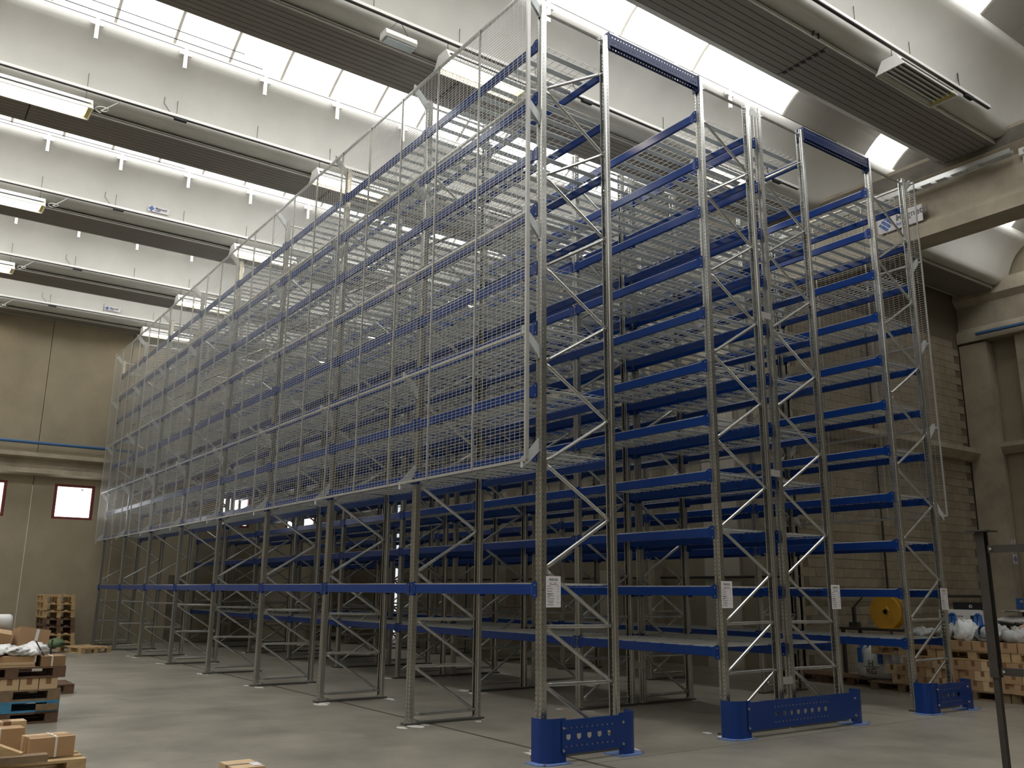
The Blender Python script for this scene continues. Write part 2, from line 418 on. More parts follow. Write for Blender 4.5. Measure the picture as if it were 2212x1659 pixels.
def lamp(x, y, z, lit, label, tray_z, group=None):
    t = empty('lamp', loc=(x, y, z)); tag(t, label, 'lamp', group)
    put('hood', LM[0], t); put('reflector', LM[1], t); put('lamp_end', LM[4], t)
    for dx in (-.12, -.04, .04, .12): put('tube', LM[2] if lit else LM[3], t, (dx, 0, 0))
    h = MB()
    for yy in (-.1, -1.45):
        h.bar((0, yy, .2), (0, yy, tray_z-z-.014), .008); h.cbox((0, yy, .24), (.03, .03, .06))
    obj('suspension', h, M_steel_dark, t)
    if lit:
        cm = MB(); pts = [(.02+.1*math.cos(a*PI/6), -1.72+.1*math.sin(a*PI/6), .14+.02*a/6) for a in range(13)]+[(.05, -1.9, .32), (0, -2.0, tray_z-z-.014)]
        cm.path(pts, .012, 4); obj('cable', cm, M_white, t)
lampname = {3: ['left of the frame, above the nearest rack bay', 'over the front corner of the nearest rack', 'over the double rack at the second strip']}
for i, X in enumerate(TX[1:], 1):
    tx, tz = X-.38, 9.9
    tr = empty('light_track', loc=(tx, 0, tz))
    tag(tr, 'white suspended track for lamps under roof strip ' + where(i), 'track')
    yend = YB+.9
    m = MB(); m.box(-.03, .03, yend, YL-.2, .0, .05)
    obj('rail', m, M_tray, tr)
    obj('rail_underside', MB().box(-.024, .024, yend, YL-.2, -.012, 0), M_steel_dark, tr)
    yy = 14.0
    zc = .62
    ks = [3.85+1.485*k for k in range(7, -10, -1)]
    for y in ks:
        if y < yend+.2: continue
        put('rod', rodm, tr, (0, y, .05)); put('rod_anchor', bolt, tr, (0, y, .05))
    for y in (2.3, -3.2, -8.3):
        obj('junction_block', MB().box(-.035, .035, y-.12, y+.1, -.05, 0).path([(0, y+.1, -.02), (.02, y+.22, .12), (0, y+.3, .2), (0, y+.28, .45)], .008, 4), M_dark, tr)
    for j, y in enumerate(lampY):
        lit = not (i == 2 and j == 3)
        if y is None or i == 1 or (i == 2 and j < 3) or (i == 3 and j == 1): continue
        side = ['', 'at the left edge', 'beside the mesh', 'over the rear racks'][j]
        nm = ('unlit lamp ' if not lit else 'lit lamp ')
        lamp(tx, y, 9.48, lit, nm+side+', '+where(i), tz)
# white brackets on the wing tips
bk = MB().box(-.02, .02, -.03, .03, -.28, .12).box(-.012, .03, -.10, .10, -.02, .08)
bkm = bk.mesh('bracket', M_white)
for i in (3, 4, 5, 6):
    X = TX[i]-.95; k = 0
    row = empty('bracket_wire', loc=(X, 0, ZP+1.15)); tag(row, 'thin wire with white brackets along the roof edge '+where(i), 'wire')
    obj('wire', MB().bar((-.03, YB+.3, .1), (-.03, YL-.3, .1), .01).bar((-.42, 1.2, -.02), (-.42, YL-.3, -.02), .014).bar((-.62, 1.6, .02), (-.62, YL-.3, .02), .012), M_steel_dark, row)
    for y in [3.9+1.45*k for k in range(6, -8, -1)]:
        if y > YB+.6: put('bracket', bkm, row, (-.03, y, 0))
# emergency light on the second track
em = empty('emergency_light', loc=(TX[3]-.38, .45, 9.52)); tag(em, 'small white emergency light hanging on wires from the track', 'lamp')
obj('housing', MB().prism([(-.09, 0), (-.11, .04), (-.09, .12), (.09, .12), (.11, .04), (.09, 0)], 'y', -.26, .26), M_white, em)
obj('diffuser', MB().box(-.075, .075, -.23, .23, -.02, 0), M_refl, em)
obj('suspension', MB().bar((0, .2, .12), (0, .02, .38), .008).bar((0, -.2, .12), (0, -.02, .38), .008), M_steel_dark, em)
# floodlights and junction boxes on the girder
for k, (x, lab) in enumerate(((-1.15, 'left grey junction box with cables on the concrete girder'), (-1.36, 'right grey junction box with cables on the concrete girder'))):
    j = empty('junction_box', loc=(x, YB-.1, 9.36)); tag(j, lab, 'junction box')
    obj('cover', MB().box(-.085, .085, -.04, .07, -.06, .07), M_white, j)
    c = MB()
    for q in range(3): c.bar((-.04+.035*q, .03, -.06), (-.06+.05*q, .02, -.22), .012)
    obj('cable', c, M_white, j)
    text(('5', '2.A')[k], .07, M_ink, j, (0, .073, 0), (PI/2, 0, PI), ext=.001)
fl_ = empty('floodlight', loc=(-.62, YB+.12, 9.98)); tag(fl_, 'small dark floodlight bracketed on top of the concrete girder', 'lamp')
obj('housing', MB().prism([(-.08, 0), (.08, 0), (.05, .14), (-.02, .17)], 'x', -.1, .1), M_steel_dark, fl_)
obj('bracket', MB().box(-.02, .02, -.1, .02, -.05, .0), M_steel_dark, fl_)

# maker's plates
def plate(name, loc, rot, wd, ht, label, back=True):
    s = empty(name, loc=loc, rot=rot); tag(s, label, 'sign')
    if back: obj('board', MB().box(-wd/2, wd/2, -ht/2, ht/2, -.006, 0), M_paper, s)
    d = ht*.36; cx = -wd/2+ht*.55
    for k in range(3):
        a = -d+.08*d+k*d*.66; bb = a+d*.5
        # slanted stripes cut from a square turned on its corner
        m = MB()
        def cut(u0, u1):
            h0 = d*.98
            return [(cx+(u0-0)*.7071-h0*.7071*1, (u0)*.7071+h0*.7071*1), (cx+u1*.7071-h0*.7071, u1*.7071+h0*.7071), (cx+u1*.7071+h0*.7071, u1*.7071-h0*.7071), (cx+u0*.7071+h0*.7071, u0*.7071-h0*.7071)]
        q = cut(a, bb); m.v = [(x, y, .002) for x, y in q]; m.f = [(0, 1, 2, 3)]
        obj('emblem_stripe', m, M_logo, s)
    text('Magnetti', ht*.56, M_ink, s, (cx+ht*.62, ht*.14, .002), (0,0,0), ax='LEFT')
    text('Building', ht*.24, M_logo, s, (cx+ht*.62, -ht*.24, .002), (0,0,0), ax='LEFT')
    return s
RX = (PI/2, 0, PI)   # facing +y, reading towards -x
plate('name_sign', (1.25, YB-.13+.14, 8.97-.1), RX, .95, .34, 'rectangular name sign with blue diamond emblem on the concrete girder')
RW = (PI/2+.6, 0, -PI/2)   # on a wing, facing -x
plate('name_sign', (12.93-.375, 1.44, 10.10), (PI/2+.42, 0, -PI/2), .46, .13, 'small blue and grey name sign on the roof left of the racks')
plate('name_sign', (TX[7]-.375, .62, 10.10), (PI/2+.42, 0, -PI/2), .46, .13, 'distant small name sign on the last roof strip')
plate('name_sign', (XE-.76, YB2-.25, 2.75), (PI/2, -PI/2, -PI/2), .62, .2, 'upright narrow name sign on the corner pilaster')

# ================================================================ THE RACKS
L_, H0, DZ, HT = 2.704, 1.6576, .7165, 8.63
# ---- upright (punched omega profile), web facing +y, centred on the frame line
def post_mesh():
    mb = MB(); P = .05; n = int(HT/P)
    oy = .04
    def strip(a, b):     # plain vertical strip between plan points
        mb.quad((a[0], a[1]+oy, .0), (b[0], b[1]+oy, .0), (b[0], b[1]+oy, HT), (a[0], a[1]+oy, HT))
    def holes(a, b, h=.018):   # strip made only of the metal between punched holes
        for k in range(n+1):
            z0 = k*P+h/2; z1 = min((k+1)*P-h/2, HT)
            mb.quad((a[0], a[1]+oy, z0), (b[0], b[1]+oy, z0), (b[0], b[1]+oy, z1), (a[0], a[1]+oy, z1))
    S = strip
    for s in (-1, 1):
        S((s*.012, -.020), (s*.020, 0)); S((s*.020, 0), (s*.028, 0)); holes((s*.028, 0), (s*.040, 0)); S((s*.040, 0), (s*.05, -.003))
        S((s*.05, -.003), (s*.05, -.024)); holes((s*.05, -.024), (s*.05, -.033), .012); S((s*.05, -.033), (s*.05, -.05))
        S((s*.05, -.05), (s*.040, -.058)); S((s*.040, -.058), (s*.040, -.08)); S((s*.040, -.08), (s*.026, -.08))
    S((-.012, -.020), (.012, -.020))
    return mb.mesh('post', M_galv)
POST = post_mesh()
def brace_mesh(p, q):
    m = MB().bar(p, q, .040, .036, n=10, upv=(1,0,0), taper=(.05, .35))
    for e in (p, q):
        d = (Vector(q)-Vector(p)).normalized(); c = Vector(e)+d*(.02 if e is p else -.02)
        m.bar(c+Vector((-.03,0,0)), c+Vector((.03,0,0)), .012, n=6)
    return m.mesh('brace', M_brace)
D = 1.0
BR = {}
def brace(f, r):      # f: height on the post at y=0, r: height on the post at y=-1
    key = (round(r-f, 3)); 
    if key not in BR: BR[key] = brace_mesh((0, -.035, 0), (0, -D+.035, r-f))
    return BR[key]
ZB = [(.12,.12), (.70,.12), (.70,.69), (1.28,.69), (1.28,1.27), (1.87,1.27)]
f_, r_ = 1.87, 2.43
seq = []
while f_ < 8.2:
    seq.append((f_, r_)); 
    if r_+.0 < 8.05: seq.append((f_+1.13, r_))
    f_ += 1.13; r_ += 1.13
ZB += [(a, b) for a, b in seq if a < 7.9]+[(8.56, 8.56)]
RAILM = MB().box(-.06, .06, -1.09, .09, 0, .028).mesh('base_rail', M_rail)
FOOT = MB().box(-.06, .06, -.06, .06, .028, .036).box(-.045, -.02, .045, .055, .036, .06).mesh('foot_plate', M_brace)
def frame(parent, x, y, mirror, first):
    fr = empty('upright_frame', parent, (x, y, 0), (0, 0, PI) if mirror else (0,0,0))
    put('post', POST, fr); put('post', POST, fr, (0, -D, 0), (0, 0, PI))
    put('base_rail', RAILM, fr); put('foot_plate', FOOT, fr); put('foot_plate', FOOT, fr, (0, -D, 0))
    for a, b in ZB: put('brace', brace(a, b), fr, (0, 0, a))
    return fr
# ---- beams
BL = L_-.104
bp = [(0, -.052), (.006, -.056), (.039, -.056), (.045, -.052), (.045, .030), (.041, .034), (.012, .034), (.012, .052), (.008, .056), (.003, .056), (0, .052)]
def beam_mb(conn=False, bolts=False):
    pr = [(.045-a, b) for a, b in bp]      # outer face at y=.045
    m = MB().prism(pr, 'x', -BL/2, BL/2)
    if conn:
        for s in (-1, 1): conn_mb(s, m)
    return m
def conn_mb(s, m=None):
    m = m or MB(); e = s*BL/2
    m.box(e-.004*s, e, 0, .056, -.085, .085)
    m.box(e-.03*s, e+.036*s, .050, .056, -.085, .075)
    n = len(m.v)
    m.v += [(e-.075*s, .049, -.056), (e-.02*s, .057, -.085), (e-.02*s, .057, .07), (e-.075*s, .049, .056)]; m.f.append((n, n+1, n+2, n+3))
    return m
BEAM = beam_mb().mesh('level_beam', M_blue); BEAMC = beam_mb(True).mesh('level_beam', M_blue)
CONN = [conn_mb(s).mesh('beam_connector', M_blue) for s in (-1, 1)]
BOLT = MB().lathe([(0, .006), (.007, .004), (.008, 0)], (0,0,0), 8, 'y')
BOLTM = MB()
for s in (-1, 1):
    for z in (-.06, .045): BOLTM.cbox((s*(BL/2+.012), .058, z), (.014, .006, .014))
BOLTM = BOLTM.mesh('bolt', M_brace)
# ---- wire decks
def deck_mb():
    m = MB(); w_, d_ = BL-.02, D+.06
    nx = 26
    for k in range(nx+1):
        x = -w_/2+w_*k/nx; m.bar((x, -d_/2, 0), (x, d_/2, 0), .005, caps=False)
        m.bar((x, d_/2, 0), (x, d_/2, -.02), .005, caps=False); m.bar((x, -d_/2, 0), (x, -d_/2, -.02), .005, caps=False)
    for k in range(11):
        y = -d_/2+d_*k/10; m.bar((-w_/2, y, .005), (w_/2, y, .005), .005, caps=False)
    return m
DECK = deck_mb().mesh('wire_deck', M_wire)
def slat_mb(m=None, x=0):
    m = m or MB(); d_ = D-.02
    return m.box(x-.043, x+.043, -d_/2, d_/2, -.012, -.003)
SLAT = slat_mb().mesh('slat', M_slat)
sx = [-1.17+.26*k for k in range(10)]
ss = MB()
for x in sx: slat_mb(ss, x)
SLATS = ss.mesh('deck_slats', M_slat)
def rack(y0, mirror, levels, label, nm='pallet_rack'):
    # y0: line of the posts that face the camera side (+y); the other posts stand at y0-1
    t = empty(nm, loc=(0, y0, 0)); tag(t, label, 'rack', None)
    for n in range(9):
        if mirror: frame(t, n*L_, -D, True, n == 0)
        else: frame(t, n*L_, 0, False, n == 0)
    for k in levels:
        z = H0+k*DZ
        for b in range(8):
            xc = (b+.5)*L_
            for side in (0, 1):
                near = b < 2
                loc = (xc, -.004 if side == 0 else -D+.004, z); rot = (0, 0, 0) if side == 0 else (0, 0, PI)
                o = put('level_beam', BEAM if near else BEAMC, t, loc, rot)
                if near:
                    put('beam_connector', CONN[0], o); put('beam_connector', CONN[1], o); put('bolt', BOLTM, o)
            d = put('wire_deck', DECK, t, (xc, -D/2, z+.060))
            if b < 2 and label.find('rearmost') < 0:
                for x in sx: put('slat', SLAT, d, (x, 0, 0))
            else: stuff(put('slat', SLATS, d))
    return t
RA = rack(0, False, [0]+list(range(2, 10)), 'tall blue and galvanised pallet rack nearest the camera, with safety mesh')
ALL = list(range(-1, 10))
RB1 = rack(-2.772, True, ALL, 'first rack of the back-to-back pair, across the gangway from the nearest rack')
RB2 = rack(-4.021, False, ALL, 'second rack of the back-to-back pair, joined by spacer plates')
RC = rack(-6.826, True, ALL, 'rearmost pallet rack on the right, next to the block wall')
# spacer plates between the two middle racks
for n in range(0, 9):
    for z in (.57, 3.2, 5.4, 8.5):
        o = obj('spacer_plate', MB().box(-.056, -.052, -1.03, -1.22, -.045, .045), M_meshf, RB1, (n*L_, 0, z))
# tie beams over the gangways
def tie(y0, y1, label):
    t = empty('tie_beam', loc=(0, 0, HT)); tag(t, label, 'beam', None)
    for s, dx in ((0, -.05), (1, .05)):
        m = MB(); pz = [(.0), (.17)]
        n = int((y0-y1)/.05)
        m.box(dx-.002, dx+.002, y1, y0, 0, .035).box(dx-.002, dx+.002, y1, y0, .055, .115).box(dx-.002, dx+.002, y1, y0, .135, .17)
        for k in range(n):
            y = y1+.05*k+.02
            m.box(dx-.002, dx+.002, y, y+.03, .035, .055).box(dx-.002, dx+.002, y, y+.03, .115, .135)
        m.box(dx-.002, dx+.03*(1 if s == 0 else -1), y1, y0, .166, .17)
        obj('channel', m, M_blue_dark, t, (0, 0, -.12))
    obj('end_plate', MB().box(-.06, .06, y0-.01, y0+.012, -.18, .06).box(-.06, .06, y1-.012, y1+.01, -.18, .06), M_blue_dark, t)
    return t
tie(-1.0-.05, -2.772+.05, 'perforated dark blue tie beam across the first gangway, near end')
tie(-5.021-.05, -6.826+.05, 'perforated dark blue tie beam across the second gangway, near end')

# ---- safety mesh
TZ = [3.0, 4.42, 5.84, 7.28, 8.74]
PWD = 21.63/21
def panel_mb(h):
    m = MB()
    n = int(round(h/.0385))
    for k in range(1, n): m.bar((0, 0, h*k/n), (PWD, 0, h*k/n), .0038, caps=False)
    for k in range(1, 11): m.bar((PWD*k/11, .004, 0), (PWD*k/11, .004, h), .0034, caps=False)
    return m
PM = {}
TUBEV = {}
BRK = MB()
for xx in (-.02, .018):
    n = len(BRK.v); BRK.v += [(xx, -.02, -.26), (xx, -.02, -.12), (xx, .10, .0), (xx, .20, .08), (xx, .21, -.02), (xx, .12, -.10)]; BRK.f.append(tuple(range(n, n+6)))
BRK.box(-.02, .018, -.022, -.018, -.26, -.12).box(-.02, .018, .20, .204, -.02, .08)
BRKM = BRK.mesh('bracket', M_slat)
def safety(y, sgn, label, z_off=0):
    t = empty('safety_mesh', loc=(-.07, y, 0)); tag(t, label, 'mesh fence', None)
    for i in range(4):
        h = TZ[i+1]-TZ[i]
        key = round(h, 3)
        if key not in PM:
            PM[key] = panel_mb(h).mesh('mesh_panel', M_wire); TUBEV[key] = MB().bar((0,0,0), (0,0,h), .026, .018).mesh('panel_stile', M_meshf)
        for k in range(21): put('mesh_panel', PM[key], t, (k*PWD, 0, TZ[i]+z_off))
        for k in range(22): put('panel_stile', TUBEV[key], t, (k*PWD, 0, TZ[i]+z_off))
    for i, z in enumerate(TZ):
        obj('mesh_rail', MB().bar((-.01, 0, 0), (21.7, 0, 0), .035, .03), M_meshf, t, (0, sgn*-.02, z+z_off))
    for n in range(9):
        for i, z in enumerate(TZ):
            put('bracket', BRKM, t, (n*L_+.07, -sgn*.21, z+z_off), (PI if i == 0 else 0, 0, (0 if sgn > 0 else PI)+(PI if i == 0 else 0)))
    return t
SM = safety(.27, 1, 'galvanised anti-fall wire mesh bracketed along the front of the nearest rack')
obj('corner_post', MB().bar((-.02, 0, 3.0), (-.02, 0, 9.0), .045, .03), M_meshf, SM)
safety(-6.826-D-.27, -1, 'galvanised anti-fall wire mesh along the back of the rearmost rack', -.13)

# ---- end guards
def arc_pts(cx, cy, r, a0, a1, n=6): return [(cx+r*math.cos(a0+(a1-a0)*k/n), cy+r*math.sin(a0+(a1-a0)*k/n)) for k in range(n+1)]
def guard(y0, y1, label, mid=None, nh=5):
    X0 = -.34; y0 += .06; y1 += .13; g = empty('end_guard', loc=(X0, 0, 0)); tag(g, label, 'guard', None)
    ln = y0-y1
    # upright column protectors, bent round at both ends
    for s, yc in ((1, y0), (-1, y1)):
        pts = [(-.012, yc-s*.16), (-.012, yc-.02*s)]
        pts += [(-.012+.11*(1-math.cos(a)), yc-.02*s+s*.13*math.sin(a)) for a in [PI/2*k/6 for k in range(1, 7)]]
        pts += [(.2, yc+s*.11)]
        q = [(x+.008, y-s*.006) for x, y in pts[::-1]]
        obj('column_protector', MB().prism(pts+q, 'z', .01, .42), M_blue, g)
        obj('guard_foot', MB().prism([(x*1.0+a, y+b) for x, y, a, b in ((-.07, yc-s*.2, 0, 0), (-.07, yc+s*.1, 0, 0), (0, yc+s*.19, 0, 0), (.2, yc+s*.19, 0, 0), (.2, yc-s*.2, 0, 0))], 'z', 0, .012), M_foot, g)
        b = MB()
        for z in (.12, .33): b.lathe([(0, -.034), (.014, -.03), (.016, -.014)], (0, yc-s*.12, z), 8, 'x')
        for yy in (yc-s*.16, yc+s*.13): b.lathe([(0, .03), (.014, .026), (.016, .012)], (-.04, yy, 0), 8)
        obj('bolt', b, M_brace, g)
    # face plate with real punched holes: built from strips round each hole
    ya, yb = y0-.10, y1+.10; zt, zb = .40, .085
    m = MB(); xf = -.02
    hp = []
    npl = nh
    span = (ya-yb)*.62; c0 = (ya+yb)/2+.06
    pit = .135
    cols = [c0-(k-(npl-1)/2)*pit for k in range(npl)]
    r = .026; zc = .24
    prev = ya
    for cy in cols:
        m.quad((xf, prev, zb), (xf, cy+r, zb), (xf, cy+r, zt), (xf, prev, zt))
        m.quad((xf, cy+r, zb), (xf, cy-r, zb), (xf, cy-r, zc-r), (xf, cy+r, zc-r))
        m.quad((xf, cy+r, zc+r), (xf, cy-r, zc+r), (xf, cy-r, zt), (xf, cy+r, zt))
        for sg in (-1, 1):     # rounded lower corners
            n = len(m.v); m.v += [(xf, cy+sg*r, zc-r), (xf, cy+sg*r, zc-.008), (xf, cy+sg*r*.8, zc-r*.62), (xf, cy+sg*r*.3, zc-r)]; m.f.append((n, n+1, n+2, n+3))
        prev = cy-r
    m.quad((xf, prev, zb), (xf, yb, zb), (xf, yb, zt), (xf, prev, zt))
    m.quad((xf, ya, zt), (xf, yb, zt), (xf+.03, yb, zt), (xf+.03, ya, zt))
    m.quad((xf, ya, zb), (xf, yb, zb), (xf+.03, yb, zb), (xf+.03, ya, zb))
    obj('face_plate', m, M_blue, g)
    hl = MB()
    for k in range(int(len(cols)*2)):
        cy = cols[0]+.03-k*pit/2
        for z in (.325, .155): hl.cbox((xf-.001, cy, z), (.003, .010, .014))
    obj('punched_hole', hl, M_floor, g)
    return g
guard(.06, -1.04, 'blue punched steel end guard in front of the nearest rack')
guard(-2.70, -5.08, 'long blue steel end guard in front of the back-to-back racks', nh=8)
guard(-6.76, -7.88, 'short blue steel end guard on the right, in front of the rearmost rack', nh=4)

# ---- load notices
def notice(y, z, label, x=-.062):
    s = empty('load_notice', loc=(x, y, z), rot=(PI/2, 0, -PI/2)); tag(s, label, 'notice', None)
    obj('sheet', MB().box(-.098, .098, -.16, .16, -.003, 0), M_paper, s)
    text('PRIEVSZ', .034, M_ink_g, s, (0, .122, .001), (0,0,0), ext=.0005)
    m = MB()
    for k, (a, b, zz) in enumerate(((-.05,-.02,.09),(0,.04,.09),(-.055,.055,.075),(-.085,-.035,.055),(.05,.075,.055),(-.085,-.05,.03),(-.04,-.01,.033),(.055,.07,.03),(-.085,-.02,.005),(.055,.068,.005),(-.085,0,-.02),(-.085,-.03,-.026),(-.085,.005,-.043),(-.085,-.045,-.055),(.055,.07,-.048),(-.085,.01,-.073),(.052,.068,-.073),(-.085,0,-.095),(-.065,-.005,-.112),(.05,.07,-.112),(-.085,0,-.133))):
        m.box(a, b, zz-.003, zz+.003, 0, .001)
    obj('print', m, M_ink, s)
notice(-.115, 1.635, 'white load notice on the upright of the nearest rack')
notice(-2.82, 1.62, 'white load notice on the first upright of the back-to-back racks')
notice(-5.02, 1.60, 'white load notice on the last upright of the back-to-back racks')
notice(-7.78, 1.58, 'white load notice on the far upright of the rearmost rack')
#@@CLUTTER
# ================================================================ LOOSE THINGS
def pallet(loc, along, label, m=None, group=None, h=.144, rz=0):
    # long side 1.2 m along 'x' or 'y'
    m = m or M_wood_old; t = empty('wooden_pallet', loc=loc, rot=(0, 0, rz+(PI/2 if along == 'y' else 0))); tag(t, label, 'pallet', group)
    s = h/.144; bh = .078*s; a = .022*s
    for k in range(3):
        y = (-.35, 0, .35)[k]
        obj('bottom_board', MB().box(-.6, .6, y-.05, y+.05, 0, a), m, t)
        obj('stringer_board', MB().box((-.6, -.07, .455)[k], (-.455, .07, .6)[k], -.4, .4, a+bh, 2*a+bh), m, t)
        for x in (-.6, -.0725, .455): obj('block', MB().box(x, x+.145, y-.05, y+.05, a, a+bh), m, t)
    for k in range(5):
        y = -.4+.175*k+random.uniform(-.004, .004); obj('top_board', MB().box(-.6, .6, y, y+.1, 2*a+bh, h), m, t)
    return t
def carton(c, d, label, m=None, rz=0, rot=None, tape='x', strap=None, group=None, name='carton', lines=False):
    # c: centre of the base; d: size
    m = m or M_card; t = empty(name, loc=c, rot=rot or (0, 0, rz)); tag(t, label, 'box', group)
    X, Y, Z = d[0]/2, d[1]/2, d[2]
    b = MB().box(-X, X, -Y, Y, 0, Z); obj('body', b, m, t)
    fl = MB()
    if lines:
        for k in (-1, 1): fl.box(X*k*.33-.002, X*k*.33+.002, -Y-.001, Y+.001, .01, Z+.002)
        obj('seam', fl, M_card_d, t)
    if tape:
        tp = MB(); e = .0015; wd = min(.03, Y*.3)
        if tape == 'x': tp.box(-X-e, X+e, -wd, wd, Z-.0, Z+e).box(-X-e, -X, -wd, wd, Z*.45, Z).box(X, X+e, -wd, wd, Z*.45, Z)
        else: tp.box(-wd, wd, -Y-e, Y+e, Z, Z+e).box(-wd, wd, -Y-e, -Y, Z*.45, Z).box(-wd, wd, Y, Y+e, Z*.45, Z)
        obj('tape', tp, M_tape, t)
    if strap:
        sp = MB(); e = .004; k = .009
        for p in strap: sp.box(-X-e, X+e, p*Y-k, p*Y+k, Z, Z+e).box(-X-e, -X, p*Y-k, p*Y+k, 0, Z).box(X, X+e, p*Y-k, p*Y+k, 0, Z)
        obj('strap', sp, M_strap, t)
    return t
def blob(c, r, seed, m, name, label=None, cat=None, group=None, parent=None, amp=.22, n=28):
    rnd = random.Random(seed); W = [(rnd.uniform(2, 7), rnd.uniform(2, 7), rnd.uniform(2, 7), rnd.uniform(0, 6)) for _ in range(7)]
    mb = MB(); rows = n//2
    for i in range(rows+1):
        th = PI*i/rows
        for j in range(n):
            ph = 2*PI*j/n; v = Vector((math.sin(th)*math.cos(ph), math.sin(th)*math.sin(ph), math.cos(th)))
            d = 1+amp*sum(abs(math.sin(v.x*a+v.y*b+v.z*cc+p))-.5 for a, b, cc, p in W)/2.2
            z = v.z*d; z = max(z, -.55)
            mb.v.append((v.x*d*r[0], v.y*d*r[1], (z+.55)*r[2]/1.55))
    for i in range(rows):
        for j in range(n):
            j2 = (j+1) % n; mb.f.append((i*n+j, (i+1)*n+j, (i+1)*n+j2, i*n+j2))
    o = obj(name, mb, m, parent, c, smooth=True)
    if label: tag(o, label, cat, group)
    return o

# ---- stack at the left edge, middle distance
px, py = 5.23+.4, 3.58+.6; q_ = .134
pallet((px, py, 0), 'y', 'weathered bottom pallet of the left-hand pile', M_wood_dark, h=q_)
pallet((px, py, q_), 'y', 'blue painted pallet low in the left-hand pile', M_woodblue, h=q_)
carton((5.215, 3.72, .152), (.02, .25, .075), 'brown board end standing beside the blue pallet', M_wood_old, tape=None, name='wood_board')
pallet((px, py, 2*q_), 'y', 'grey pallet above the blue one in the left-hand pile', M_wood_old, h=q_)
for k in range(5):
    carton((5.23+.16, 3.63+.1+.215*k, 3*q_), (.3, .205, q_-.002), 'taped brown carton, number-less, %s between two pallets of the left pile' % ['outermost', 'second', 'third', 'fourth', 'innermost'][k], M_card_l if k < 3 else M_card_d)
pallet((px, py-.03, 4*q_), 'y', 'topmost brown pallet of the left-hand pile', M_wood_dark, h=q_)
carton((5.45, 3.70, .67), (.38, .28, .12), 'flat strapped carton on the right corner of the left pile', M_card_d, tape=None, strap=(.1,))
for k in range(4):
    tag(obj('plywood_sheet', MB().box(5.25+.006*(k%2), 6.0, 3.90+.004*k, 4.78, (.67+.014*k), (.683+.014*k)), M_card_l), 'pale plywood sheet in the short stack, %s' % ['lowest', 'second from below', 'third from below', 'uppermost'][k], 'board', 'plywood sheets on the left pile')
carton((5.55, 4.32, .727), (.5, .82, .07), 'shallow open brown tray carton under the plastic film', M_card, tape=None)
for k, (x, y, z, r, s) in enumerate([(5.72, 3.87, .79, (.2,.15,.14), 3), (5.5, 4.06, .80, (.2,.14,.10), 5), (5.5, 4.42, .80, (.24,.17,.10), 8), (5.75, 4.2, .80, (.18,.14,.11), 11), (5.42, 3.93, .80, (.14,.09,.08), 13)]):
    blob((x, y, z), r, s, M_plastic, 'plastic_film', 'crumpled white plastic film, %s heap on the left pile' % ['rightmost', 'second', 'flat front', 'rear', 'small front'][k], 'plastic film', 'white film on the left pile', amp=.3)
carton((6.55, 3.84, .76), (.42, .38, .31), 'tilted brown carton with a white label on the left pile', M_card, rot=(.16, .12, .1), tape=None)
tl = C.objects[-1].parent
obj('label', MB().box(-.215, -.211, -.05, -.01, .08, .30), M_paper, tl)
carton((6.5, 4.32, .76), (.4, .42, .32), 'tilted strapped carton at the left edge of the frame', M_card, rot=(.2, -.1, -.1), tape=None, strap=(0,))
st = MB().bar((5.35, 3.80, .79), (5.45, 3.90, .97), .016, n=6); tag(obj('black_stick', st, M_black), 'thin black stick leaning on the white film', 'stick')
st = MB().bar((5.68, 3.68, .67), (5.70, 3.67, .97), .02, n=6); tag(obj('dark_stick', st, M_steel_dark), 'upright dark stick behind the strapped carton', 'stick')
# supports for what stands on the far side of the pile
pallet((6.75, 4.4, 0), 'y', 'old pallet standing on the floor behind the left pile', M_wood_dark)
pallet((6.55, 4.4, .144), 'y', 'second old pallet behind the left pile', M_wood_dark)
pallet((6.55, 4.4, .288), 'y', 'third old pallet behind the left pile', M_wood_old)
pallet((6.55, 4.4, .432), 'y', 'fourth old pallet behind the left pile', M_wood_dark)
pallet((6.55, 4.4, .576), 'y', 'uppermost old pallet behind the left pile, under tilted cartons', M_wood_old)
# far stuff at the left edge
pallet((8.9, 3.42, 0), 'y', 'dark pallet end showing right of the left pile', M_wood_dark)
pallet((12.6, 3.9, 0), 'y', 'lower pallet under the white wrapped roll', M_wood_dark, h=.25)
pallet((12.6, 3.9, .25), 'y', 'upper pallet under the white wrapped roll', M_wood, h=.25)
carton((12.6, 3.9, .5), (.7, 1.0, .32), 'low carton under the white wrapped roll', M_card_d)
b = MB().lathe([(0, 0), (.12, .01), (.15, .06), (.15, 1.1), (.12, 1.16), (0, 1.17)], (12.6, 3.30, .975), 14, 'y')
tag(obj('wrapped_roll', b, M_plastic, smooth=True), 'white plastic wrapped roll lying at the far left', 'roll')
# far stack of pallets by the wall
for k in range(7):
    mm = [M_wood, M_wood, M_wood_dark, M_wood_dark, M_wood, M_wood, M_wood][k]
    pallet((20.9+random.uniform(-.04,.04), 1.2+(k-3)*.02, k*.206), 'x', '%s pallet of the stack by the far wall' % ['lowest yellow', 'second yellow', 'lower dark', 'upper dark', 'third from top, yellow', 'second from top, yellow', 'topmost yellow'][k], mm, 'pallets stacked by the far wall', h=.206)
pallet((18.6, .8, 0), 'x', 'light pine pallet leaning low beside the far stack', M_wood, rz=.3)
blob((18.6, 1.5, .144), (.25, .2, .2), 21, M_green, 'green_tarpaulin', 'crumpled green tarpaulin heap near the far pallet stack', 'tarpaulin')

